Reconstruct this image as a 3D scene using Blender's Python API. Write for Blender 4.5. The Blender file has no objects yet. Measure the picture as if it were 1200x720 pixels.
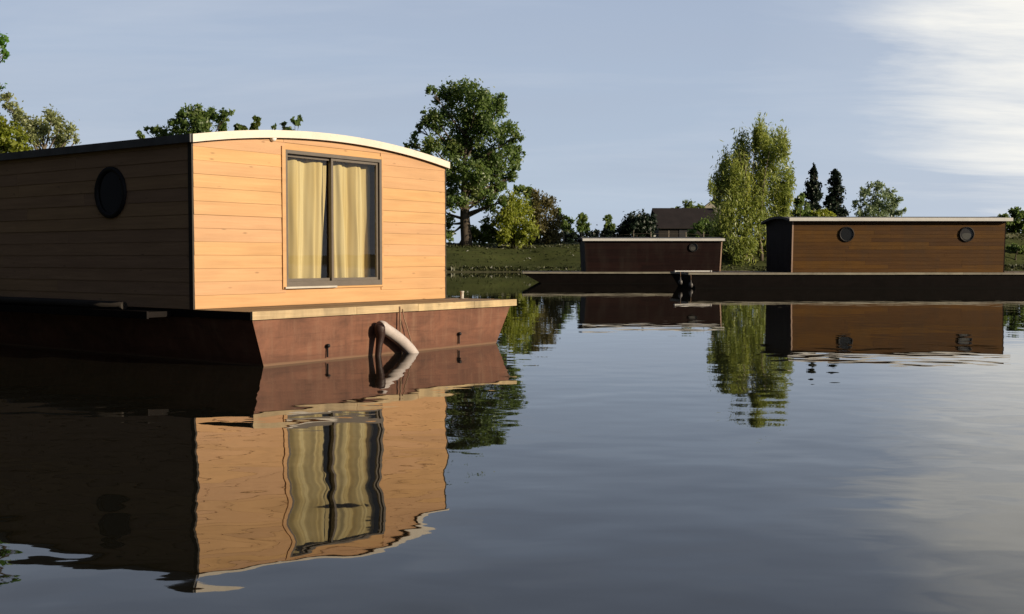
import bpy, math, random
import numpy as np
R = math.radians
random.seed(7); rng = np.random.default_rng(11)
scene = bpy.context.scene
col = scene.collection

# ------------------------------------------------------------------ camera
F, CZ, HOR = 1304.0, 1.4, 304.0
PITCH = math.atan((360 - HOR) / F)
cam_d = bpy.data.cameras.new('camera'); cam = bpy.data.objects.new('camera', cam_d); col.objects.link(cam)
cam.location = (0, 0, CZ); cam.rotation_euler = (math.pi/2 - PITCH, 0, 0)
cam_d.sensor_width = 36; cam_d.lens = F/1200*36; cam_d.clip_start = .1; cam_d.clip_end = 6000
scene.camera = cam

def place(px, py, Y):
    """world point at distance Y along a measured sight line"""
    x = (px-600)/F; y = (360-py)/F
    d = np.array([x, math.cos(PITCH)+y*math.sin(PITCH), -math.sin(PITCH)+y*math.cos(PITCH)])
    return np.array([0, 0, CZ]) + d*(Y/d[1])

# ------------------------------------------------------------------ node helpers
class NT:
    def __init__(s, name):
        s.m = bpy.data.materials.new(name); s.m.use_nodes = True
        s.t = s.m.node_tree; s.t.nodes.clear()
        s.out = s.n('ShaderNodeOutputMaterial')
    def n(s, ty, ins=None, **kw):
        nd = s.t.nodes.new(ty)
        for k, v in kw.items(): setattr(nd, k, v)
        for k, v in (ins or {}).items(): s.set(nd, k, v)
        return nd
    def set(s, nd, k, v):
        if isinstance(v, bpy.types.NodeSocket): s.t.links.new(v, nd.inputs[k])
        else:
            if isinstance(v, tuple) and len(v) == 3 and nd.inputs[k].type == 'RGBA': v = (*v, 1)
            nd.inputs[k].default_value = v
    def coord(s, scale=(1,1,1), loc=(0,0,0), which='Object'):
        c = s.n('ShaderNodeTexCoord')
        return s.n('ShaderNodeMapping', {'Vector': c.outputs[which], 'Scale': scale, 'Location': loc}).outputs[0]
    def noise(s, vec, scale, detail=4, rough=.55, dist=0):
        return s.n('ShaderNodeTexNoise', {'Vector': vec, 'Scale': scale, 'Detail': detail, 'Roughness': rough, 'Distortion': dist}).outputs['Fac']
    def ramp(s, fac, stops):
        r = s.n('ShaderNodeValToRGB', {'Fac': fac}); e = r.color_ramp.elements
        while len(e) < len(stops): e.new(.5)
        for el, (p, c) in zip(e, stops):
            el.position = p
            el.color = (c, c, c, 1) if isinstance(c, (int, float)) else (*c, 1)
        return r.outputs[0]
    def mix(s, fac, a, b, mode='MIX'):
        m = s.n('ShaderNodeMix', data_type='RGBA', blend_type=mode)
        for i, v in ((0, fac), (6, a), (7, b)):
            if isinstance(v, bpy.types.NodeSocket): s.t.links.new(v, m.inputs[i])
            else: m.inputs[i].default_value = (*v, 1) if isinstance(v, tuple) else v
        return m.outputs[2]
    def math(s, op, a, b=0.0, c=None, clamp=False):
        m = s.n('ShaderNodeMath', operation=op, use_clamp=clamp)
        for i, v in enumerate((a, b) if c is None else (a, b, c)): s.set(m, i, v)
        return m.outputs[0]
    def bump(s, h, strength, dist, normal=None):
        b = s.n('ShaderNodeBump', {'Height': h, 'Strength': strength, 'Distance': dist})
        if normal is not None: s.set(b, 'Normal', normal)
        return b.outputs[0]
    def bsdf(s, color, rough=.6, normal=None, **kw):
        b = s.n('ShaderNodeBsdfPrincipled', {'Base Color': color, 'Roughness': rough})
        for k, v in kw.items(): s.set(b, k.replace('_', ' '), v)
        if normal is not None: s.set(b, 'Normal', normal)
        s.t.links.new(b.outputs[0], s.out.inputs[0]); return b

def wood(name, dark, light, axis='x', rough=.55, vary=.35, grime=.0, grain=1.0, spec=.35):
    """planked wood: tone per board, long grain, knots, weather marks"""
    t = NT(name)
    sc = {'x': (.9, 14, 26), 'y': (14, .9, 26), 'z': (14, 14, .9)}[axis]
    geo = t.n('ShaderNodeNewGeometry').outputs['Random Per Island']
    c = t.n('ShaderNodeTexCoord').outputs['Object']
    off = t.n('ShaderNodeVectorMath', {0: c}, operation='ADD')
    comb = t.n('ShaderNodeCombineXYZ', {0: t.math('MULTIPLY', geo, 37.0), 1: t.math('MULTIPLY', geo, 61.0), 2: t.math('MULTIPLY', geo, 17.0)})
    t.t.links.new(comb.outputs[0], off.inputs[1])
    v = t.n('ShaderNodeMapping', {'Vector': off.outputs[0], 'Scale': sc}).outputs[0]
    g = t.noise(v, 1.3, 6, .6, .6)
    big = t.noise(t.n('ShaderNodeMapping', {'Vector': off.outputs[0], 'Scale': tuple(.35*q if q > 1 else q for q in sc)}).outputs[0], 1.0, 3, .5, .3)
    a = t.mix(t.ramp(g, [(.30, 0.0), (.68, 1.0)]), dark, light)
    mean = tuple((p+q)/2 for p, q in zip(dark, light))
    a = t.mix(1-.75*grain, a, mean)
    a = t.mix(t.math('MULTIPLY', t.ramp(big, [(.40, 0.0), (.7, 1.0)]), .38), a, tuple(q*.70 for q in dark))
    hs = t.n('ShaderNodeHueSaturation', {'Color': a, 'Hue': t.math('MULTIPLY_ADD', geo, .008, .496),
             'Saturation': t.math('MULTIPLY_ADD', geo, .08, .93), 'Value': t.math('MULTIPLY_ADD', geo, vary, 1-vary/2)}).outputs[0]
    k = t.n('ShaderNodeTexVoronoi', {'Vector': t.n('ShaderNodeMapping', {'Vector': off.outputs[0], 'Scale': tuple(2.2 if q < 1 else 6.5 for q in sc)}).outputs[0], 'Scale': 1.0, 'Randomness': 1.0}).outputs['Distance']
    hs = t.mix(t.ramp(k, [(.0, .75), (.12, 0.0)]), hs, tuple(q*.35 for q in dark))
    if grime:
        st = t.noise(t.coord((1.1, 1.1, .35)), 1.6, 5, .6)
        hs = t.mix(t.ramp(st, [(.45, 0.0), (.75, grime)]), hs, (.045, .04, .032))
    t.bsdf(hs, rough, t.bump(g, .35, .004), Specular_IOR_Level=spec)
    return t.m

def paint(name, base, rough=.5, mottled=.25, scale=3.0, spec=.4, stretch=(1,1,1)):
    t = NT(name); v = t.coord(stretch)
    n = t.noise(v, scale, 6, .62); n2 = t.noise(v, scale*9, 3, .6)
    a = t.mix(t.ramp(n, [(.3, 0.0), (.72, 1.0)]), tuple(q*(1-mottled) for q in base), tuple(min(.9, q*(1+mottled)) for q in base))
    a = t.mix(t.ramp(n2, [(.55, 0.0), (.8, .35)]), a, tuple(q*.55 for q in base))
    t.bsdf(a, rough, t.bump(n2, .25, .003), Specular_IOR_Level=spec)
    return t.m

M = {}
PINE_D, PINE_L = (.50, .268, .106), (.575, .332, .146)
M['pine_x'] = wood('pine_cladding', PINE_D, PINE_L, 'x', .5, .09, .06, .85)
M['pine_y_shaded'] = wood('pine_cladding_side_shaded', (.33, .195, .108), (.43, .262, .145), 'y', .65, .15, 0, 1, .2)  # same pine, darker and greyer: the side wall's shade put into its colour
M['cedar_y'] = wood('stained_cladding', (.078, .034, .0075), (.125, .058, .013), 'y', .65, .45, .25, 1, .15)
M['cedar_x'] = wood('stained_cladding_end', (.125, .044, .008), (.21, .080, .014), 'x', .65, .4, .25, 1, .15)
M['mahog_y'] = wood('dark_cladding', (.011, .0045, .0045), (.020, .0075, .0065), 'y', .8, .35, .3, 1, .12)
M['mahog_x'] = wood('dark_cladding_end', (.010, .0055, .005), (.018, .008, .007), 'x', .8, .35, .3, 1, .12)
M['deckwood'] = wood('deck_boards', (.15, .095, .05), (.27, .18, .10), 'x', .7, .4, .4, 1, .25)
M['edgewood'] = wood('deck_edge_wood', (.40, .275, .14), (.60, .46, .27), 'x', .65, .25, .75, 1)
M['edge_grey'] = wood('weathered_edge_wood', (.24, .22, .17), (.36, .33, .26), 'y', .7, .3, .4, 1)
M['trimwood'] = wood('corner_trim_wood', (.42, .27, .19), (.55, .38, .29), 'z', .6, .2, .2, .8)
M['cream'] = paint('cream_fascia_paint', (.66, .60, .51), .45, .08, 2)
M['white'] = paint('white_paint', (.78, .77, .74), .45, .07, 3)
M['felt'] = paint('grey_roof_felt', (.06, .06, .062), .8, .25, 4)
M['alu'] = paint('brown_grey_window_metal', (.125, .105, .085), .35, .12, 5)
M['alu_light'] = paint('pale_window_track', (.48, .44, .38), .4, .12, 5)
M['blackmetal'] = paint('black_ring_metal', (.012, .011, .012), .6, .2, 6, .25)
M['dark_in'] = paint('unlit_cabin_dark', (.03, .024, .02), .8, .2, 2)
M['leg_dark'] = paint('dark_red_leg', (.030, .014, .011), .5, .3, 6)
M['pvc'] = paint('grey_white_plastic', (.46, .40, .37), .4, .14, 8)
M['blind_cloth'] = paint('grey_blind_cloth', (.12, .115, .10), .9, .15, 6)
M['fender_grey'] = paint('grey_fender_vinyl', (.075, .07, .068), .5, .2, 6)
M['rope'] = paint('brown_rope', (.26, .17, .11), .9, .3, 30)
M['pole'] = wood('pole_wood', (.016, .012, .009), (.026, .02, .015), 'y', .8, .2, .4, 1)
M['barnroof'] = paint('brown_roof_sheet', (.022, .017, .017), .7, .3, .7, .3)
M['barnwall'] = wood('barn_boards', (.018, .015, .013), (.03, .026, .022), 'z', .8, .4, .3, 1)
M['render'] = paint('pale_render', (.60, .55, .45), .8, .08, .5)
M['slate'] = paint('dark_slate', (.03, .03, .034), .6, .3, 1)
M['greytrim'] = paint('dark_grey_roof_trim', (.10, .10, .105), .6, .3, 3)
M['darktrim'] = paint('dark_corner_board', (.035, .028, .022), .7, .3, 3)
M['post'] = wood('fence_post_wood', (.17, .14, .11), (.28, .24, .19), 'z', .8, .3, .2, 1)

def hull_paint(name, base, rough=.5, spec=.35):
    t = NT(name); v = t.coord()
    drip = t.noise(t.coord((5.5, 5.5, .55)), 1.5, 6, .65)
    blot = t.noise(t.coord((.8, .8, 1.7)), 1.6, 7, .68, .5)
    fine = t.noise(v, 22, 4, .6)
    a = t.mix(t.ramp(blot, [(.32, 0.0), (.7, 1.0)]), tuple(q*.55 for q in base), tuple(q*1.38 for q in base))
    a = t.mix(t.ramp(drip, [(.50, 0.0), (.72, .55)]), a, (base[0]*1.5, base[1]*2.0, base[2]*2.2))
    a = t.mix(t.ramp(drip, [(.22, .6), (.40, 0.0)]), a, tuple(q*.35 for q in base))
    a = t.mix(t.ramp(fine, [(.58, 0.0), (.78, .5)]), a, tuple(q*.45 for q in base))
    lines = t.noise(t.coord((.55, .55, 11)), 1.5, 5, .6, .2)
    a = t.mix(t.ramp(lines, [(.30, .55), (.46, 0.0)]), a, tuple(q*.45 for q in base))
    a = t.mix(t.ramp(lines, [(.58, 0.0), (.74, .4)]), a, (base[0]*1.5, base[1]*1.8, base[2]*1.9))
    z = t.n('ShaderNodeSeparateXYZ', {0: t.n('ShaderNodeTexCoord').outputs['Object']}).outputs[2]
    zz = t.math('ADD', z, t.math('MULTIPLY', t.math('SUBTRACT', blot, .5), .05))
    scum = t.ramp(zz, [(.0, 1.0), (.022, .85), (.034, 0.0)])
    a = t.mix(t.math('MULTIPLY', scum, .75), a, tuple(q*f_ for q, f_ in zip(base, (1.8, 2.9, 3.0))))
    damp = t.ramp(zz, [(.03, .55), (.16, 0.0)])
    a = t.mix(damp, a, tuple(q*.62 for q in base))
    t.bsdf(a, rough, t.bump(fine, .3, .003), Specular_IOR_Level=spec)
    return t.m
M['hull_red'] = hull_paint('red_brown_hull_paint', (.155, .065, .037))
M['hull_dark'] = hull_paint('dark_hull_paint', (.020, .010, .008), .6, .2)
M['hull_black'] = hull_paint('black_hull_paint', (.008, .0055, .005), .7, .12)

def glass_mat(name, tint=(1, 1, 1), ior=1.5):
    t = NT(name)
    bf = t.n('ShaderNodeNewGeometry').outputs['Backfacing']       # a thin sheet reflects alike from both sides
    fr = t.n('ShaderNodeFresnel', {'IOR': t.math('MULTIPLY_ADD', bf, 1/ior-ior, ior)}).outputs[0]
    v = t.noise(t.coord(), 1.2, 2)
    tr = t.n('ShaderNodeBsdfTransparent', {'Color': tint}).outputs[0]
    gl = t.n('ShaderNodeBsdfGlossy', {'Color': (1, 1, 1), 'Roughness': .01, 'Normal': t.bump(v, .1, .006)}).outputs[0]
    mx = t.n('ShaderNodeMixShader', {0: fr, 1: tr, 2: gl}).outputs[0]
    t.t.links.new(mx, t.out.inputs[0]); return t.m
M['glass'] = glass_mat('window_glass', (.93, .95, .93))
M['glass_dark'] = glass_mat('porthole_glass', (.5, .52, .5))

def cloth():
    t = NT('cream_curtain_cloth')
    v = t.coord((60, 60, 60)); n = t.noise(v, 2, 3)
    big = t.noise(t.coord((4, 1, .5)), 1, 3)
    c = t.mix(t.ramp(big, [(.3, 0.0), (.7, 1.0)]), (.68, .52, .23), (.77, .65, .38))
    d = t.n('ShaderNodeBsdfDiffuse', {'Color': c, 'Roughness': .6, 'Normal': t.bump(n, .2, .002)}).outputs[0]
    tr = t.n('ShaderNodeBsdfTranslucent', {'Color': c}).outputs[0]
    t.t.links.new(t.n('ShaderNodeMixShader', {0: .22, 1: d, 2: tr}).outputs[0], t.out.inputs[0]); return t.m
M['cloth'] = cloth()

def leaf_mat(name, a, b, warm=None, trans=.35):
    """foliage: tone carried per clump and per leaf in a colour attribute"""
    t = NT(name)
    at = t.n('ShaderNodeAttribute', attribute_name='tint')
    sp = t.n('ShaderNodeSeparateColor', {0: at.outputs['Color']})
    c = t.mix(sp.outputs[0], a, b)
    if warm: c = t.mix(t.math('MULTIPLY', sp.outputs[1], .7), c, warm)
    d = t.n('ShaderNodeBsdfDiffuse', {'Color': c}).outputs[0]
    tr = t.n('ShaderNodeBsdfTranslucent', {'Color': t.mix(.5, c, tuple(min(.6, q*1.6) for q in b))}).outputs[0]
    g = t.n('ShaderNodeBsdfGlossy', {'Color': (1, 1, 1), 'Roughness': .45}).outputs[0]
    m1 = t.n('ShaderNodeMixShader', {0: trans, 1: d, 2: tr}).outputs[0]
    m2 = t.n('ShaderNodeMixShader', {0: .03, 1: m1, 2: g}).outputs[0]
    t.t.links.new(m2, t.out.inputs[0]); return t.m
M['leaf_dark'] = leaf_mat('leaves_deep_green', (.085, .150, .036), (.190, .270, .075), (.165, .185, .032), 0.55)
M['leaf_mid'] = leaf_mat('leaves_mid_green', (.080, .125, .026), (.165, .220, .050), (.19, .21, .030), 0.5)
M['leaf_willow'] = leaf_mat('leaves_willow', (.20, .265, .045), (.35, .42, .11), (.36, .36, .035), 0.58)
M['leaf_yellow'] = leaf_mat('leaves_yellow_green', (.19, .24, .026), (.31, .34, .045), None, 0.5)
M['leaf_pale'] = leaf_mat('leaves_pale_green', (.13, .19, .085), (.28, .35, .19), None, 0.5)
M['leaf_brown'] = leaf_mat('leaves_bronze', (.095, .088, .030), (.165, .145, .048), None, 0.45)
M['leaf_conifer'] = leaf_mat('needles_dark', (.012, .024, .014), (.026, .044, .026), None, 0.15)
M['leaf_grey'] = leaf_mat('leaves_grey_green', (.24, .27, .12), (.37, .42, .18), None, 0.5)
M['leaf_bright'] = leaf_mat('leaves_fresh_green', (.075, .19, .02), (.15, .31, .036), None, 0.55)
M['grassblade'] = leaf_mat('grass_blades', (.036, .046, .015), (.052, .064, .021), (.16, .155, .07), .3)
M['bark'] = paint('bark', (.085, .068, .052), .9, .4, 2, .2, (3, 3, .5))
M['bark_pale'] = paint('pale_bark', (.15, .125, .095), .9, .35, 2, .2, (3, 3, .5))

# ------------------------------------------------------------------ mesh helpers
class MB:
    def __init__(s): s.v = []; s.f = []; s.sm = []
    def add(s, vs, fs, smooth=False):
        o = len(s.v); s.v += [tuple(map(float, q)) for q in vs]
        s.f += [tuple(i+o for i in q) for q in fs]; s.sm += [smooth]*len(fs)
    def box(s, x0, x1, y0, y1, z0, z1):
        s.add([(x0,y0,z0),(x1,y0,z0),(x1,y1,z0),(x0,y1,z0),(x0,y0,z1),(x1,y0,z1),(x1,y1,z1),(x0,y1,z1)],
              [(3,2,1,0),(4,5,6,7),(0,1,5,4),(1,2,6,5),(2,3,7,6),(3,0,4,7)])
    def tube(s, pts, rad, n=8, cap=True, smooth=True):
        pts = [np.array(p, float) for p in pts]
        if not hasattr(rad, '__len__'): rad = [rad]*len(pts)
        vs = []; ref = None
        for i, p in enumerate(pts):
            d = pts[min(i+1, len(pts)-1)] - pts[max(i-1, 0)]; d /= (np.linalg.norm(d)+1e-9)
            if ref is None: ref = np.cross(d, (0, 0, 1.)) if abs(d[2]) < .9 else np.cross(d, (1., 0, 0))
            ref = ref - d*(ref@d); ref /= (np.linalg.norm(ref)+1e-9); b = np.cross(d, ref)
            for k in range(n):
                a = 2*math.pi*k/n; vs.append(p + rad[i]*(math.cos(a)*ref + math.sin(a)*b))
        fs = []
        for i in range(len(pts)-1):
            for k in range(n):
                k2 = (k+1) % n; fs.append((i*n+k, i*n+k2, (i+1)*n+k2, (i+1)*n+k))
        s.add(vs, fs, smooth)
        if cap:
            o = len(s.v) - len(vs); L = len(pts)-1
            s.f += [tuple(o+k for k in range(n))[::-1], tuple(o+L*n+k for k in range(n))]; s.sm += [False, False]
    def ring(s, prof, axis_pt, axis, n=32):
        """lathe: prof = [(radius, along)] about an axis through axis_pt"""
        ax = np.array(axis, float); ax /= np.linalg.norm(ax)
        r1 = np.cross(ax, (0, 0, 1.)) if abs(ax[2]) < .9 else np.cross(ax, (1., 0, 0)); r1 /= np.linalg.norm(r1); r2 = np.cross(ax, r1)
        m = len(prof); vs = []
        for k in range(n):
            a = 2*math.pi*k/n
            for (r, h) in prof: vs.append(np.array(axis_pt) + ax*h + r*(math.cos(a)*r1 + math.sin(a)*r2))
        fs = []
        for k in range(n):
            k2 = (k+1) % n
            for j in range(m-1): fs.append((k*m+j, k2*m+j, k2*m+j+1, k*m+j+1))
        s.add(vs, fs, True)
    def build(s, name, mat, parent=None, xf=None, recalc=False):
        me = bpy.data.meshes.new(name)
        vs = [xf(q) for q in s.v] if xf else s.v
        me.from_pydata(vs, [], s.f); me.materials.append(mat)
        me.polygons.foreach_set('use_smooth', s.sm)
        if recalc:
            import bmesh
            b = bmesh.new(); b.from_mesh(me); bmesh.ops.recalc_face_normals(b, faces=b.faces); b.to_mesh(me); b.free()
        me.update()
        o = bpy.data.objects.new(name, me); col.objects.link(o)
        if parent is not None: o.parent = parent
        return o
def tag(o, label=None, cat=None, group=None, kind=None):
    if label: o['label'] = label
    if cat: o['category'] = cat
    if group: o['group'] = group
    if kind: o['kind'] = kind
    return o
def empty(name, loc, rz=0, label=None, cat=None, group=None):
    o = bpy.data.objects.new(name, None); col.objects.link(o); o.location = tuple(map(float, loc)); o.rotation_euler = (0, 0, rz)
    o.empty_display_size = .3
    return tag(o, label, cat, group)

# ------------------------------------------------------------------ ground and water
def sstep(a, b, x): t = np.clip((x-a)/(b-a), 0, 1); return t*t*(3-2*t)
def vnoise(x, y, s, seed=0):
    return (np.sin(x/s*1.7+seed)*np.cos(y/s*1.3+1.7*seed) + .5*np.sin(x/s*3.9+2.1*seed+y/s*2.2) + .25*np.sin(x/s*7.3-y/s*6.1+seed))/1.75
def shore_d(x, y):
    """distance inland from the water's edge (negative over water)"""
    far = y - (122 + 1.2*vnoise(x, y*0, 14, 1) + .012*np.maximum(x, 0))
    left = (-13.5 + .8*vnoise(x*0, y, 9, 3)) - x
    return np.maximum(far, left)
def ground_z(x, y):
    x = np.asarray(x, float); y = np.asarray(y, float)
    d = shore_d(x, y)
    h_top = 2.9 + 1.3*sstep(12, 70, x) - 1.2*sstep(95, 60, y)*sstep(-10, -14, x)
    z = -1.6 + 1.75*sstep(-4, .4, d) + (h_top-.15)*(.13*sstep(.2, .9, d)+.87*sstep(2.2, 7.8, d)) + .42*sstep(8, 13, d) + .6*sstep(14, 120, d) + 7*sstep(150, 900, d)
    return z + np.where(d > .5, (.16*vnoise(x, y, 2.3, 5) + .28*vnoise(x, y, 9, 2))*sstep(.5, 5, d), 0) + 2.0*vnoise(x, y, 120, 4)*sstep(60, 300, d)
def ground_sheet():
    def axis(lo, hi, n0, n1, step, far):
        core = np.arange(n0, n1+1e-6, step)
        lo_s = n0 - np.geomspace(step, n0-lo, far)[::-1]; hi_s = n1 + np.geomspace(step, hi-n1, far)
        return np.concatenate([lo_s, core, hi_s])
    xs = axis(-2200, 2200, -30, 75, .9, 40); ys = axis(-400, 3800, 20, 150, .9, 40)
    X, Y = np.meshgrid(xs, ys); Z = ground_z(X, Y)
    nx, ny = len(xs), len(ys)
    V = np.stack([X, Y, Z], -1).reshape(-1, 3)
    i = np.arange(nx-1)[None, :] + np.arange(ny-1)[:, None]*nx
    Fc = np.stack([i, i+1, i+1+nx, i+nx], -1).reshape(-1, 4)
    return V, Fc
def np_mesh(name, V, Fc, mat, parent=None, smooth=False, tint=None):
    me = bpy.data.meshes.new(name); k = Fc.shape[1]
    me.vertices.add(len(V)); me.vertices.foreach_set('co', np.ascontiguousarray(V, np.float32).ravel())
    me.loops.add(Fc.size); me.loops.foreach_set('vertex_index', Fc.astype(np.int32).ravel())
    me.polygons.add(len(Fc)); me.polygons.foreach_set('loop_start', np.arange(0, Fc.size, k, dtype=np.int32))
    me.polygons.foreach_set('loop_total', np.full(len(Fc), k, np.int32))
    if smooth: me.polygons.foreach_set('use_smooth', np.ones(len(Fc), bool))
    me.update(); me.validate()
    if tint is not None:
        ca = me.color_attributes.new('tint', 'FLOAT_COLOR', 'POINT')
        ca.data.foreach_set('color', np.ascontiguousarray(tint, np.float32).ravel())
    me.materials.append(mat)
    o = bpy.data.objects.new(name, me); col.objects.link(o)
    if parent is not None: o.parent = parent
    return o
def ground_mat():
    t = NT('bank_turf'); v = t.coord()
    n = t.noise(v, .35, 6, .6); n2 = t.noise(v, 3.2, 5, .65); n3 = t.noise(v, .05, 4, .6)
    a = t.mix(t.ramp(n, [(.32, 0.0), (.68, 1.0)]), (.046, .060, .020), (.078, .094, .032))
    a = t.mix(t.ramp(n2, [(.45, 0.0), (.75, .8)]), a, (.075, .068, .030))
    a = t.mix(t.ramp(n3, [(.45, 0.0), (.7, .5)]), a, (.05, .06, .014))
    sp = t.n('ShaderNodeSeparateXYZ', {0: t.n('ShaderNodeTexCoord').outputs['Object']})
    hz = t.noise(t.coord((.10, .9, .9)), 1.0, 5, .6, .3)
    a = t.mix(t.ramp(hz, [(.42, 0.0), (.62, .6)]), a, (.034, .042, .016))
    zz = t.math('ADD', sp.outputs[2], t.math('MULTIPLY', t.math('SUBTRACT', n2, .5), .25))
    a = t.mix(t.ramp(zz, [(.10, .8), (.22, 0.0)]), a, (.080, .076, .045))
    yy = t.math('ADD', sp.outputs[1], t.math('MULTIPLY', t.math('SUBTRACT', n, .5), 1.6))          # trodden dry path along the bank top
    pth = t.ramp(t.math('MULTIPLY_ADD', yy, .05, -6.1), [(.38, 0.0), (.44, 1.0), (.62, 1.0), (.72, 0.0)])
    a = t.mix(t.math('MULTIPLY', pth, .8), a, (.21, .20, .105))
    t.bsdf(a, .95, t.bump(n2, .5, .08), Specular_IOR_Level=.1); return t.m
V, Fc = ground_sheet()
tag(np_mesh('ground', V, Fc, ground_mat(), None, True), kind='structure')

def water_mat():
    t = NT('dark_still_water')
    v1 = t.coord((1, 1, 1)); v2 = t.coord((.75, 1.35, 1), (13, 7, 0))
    a = t.noise(v1, .75, 2, .5); b = t.noise(v2, 1.9, 2, .5, .3); c = t.noise(v2, 8.5, 3, .5)
    patch = t.ramp(t.noise(t.coord((.022, .055, 1)), 1.0, 3, .5), [(.38, .25), (.66, 1.0)])
    wy = t.n('ShaderNodeSeparateXYZ', {0: t.n('ShaderNodeTexCoord').outputs['Object']}).outputs[1]
    calm = t.ramp(t.math('DIVIDE', wy, 60.0), [(.10, 1.0), (.28, .28), (1.0, .07)])
    n1 = t.bump(t.math('MULTIPLY', a, calm), 1.0, .022)
    n2 = t.bump(t.math('MULTIPLY', b, calm), 1.0, .0020, n1)
    n3 = t.bump(t.math('MULTIPLY', t.math('MULTIPLY', c, patch), calm), 1.0, .00016, n2)
    murk = t.mix(t.noise(v1, .2, 3), (.007, .0065, .0045), (.012, .011, .0075))
    t.bsdf(murk, .012, n3, IOR=1.355, Specular_IOR_Level=.5)
    return t.m
wb = MB(); wb.add([(-2200, -400, 0), (2200, -400, 0), (2200, 1500, 0), (-2200, 1500, 0)], [(0, 1, 2, 3)])
tag(wb.build('water', water_mat()), kind='structure')

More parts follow.
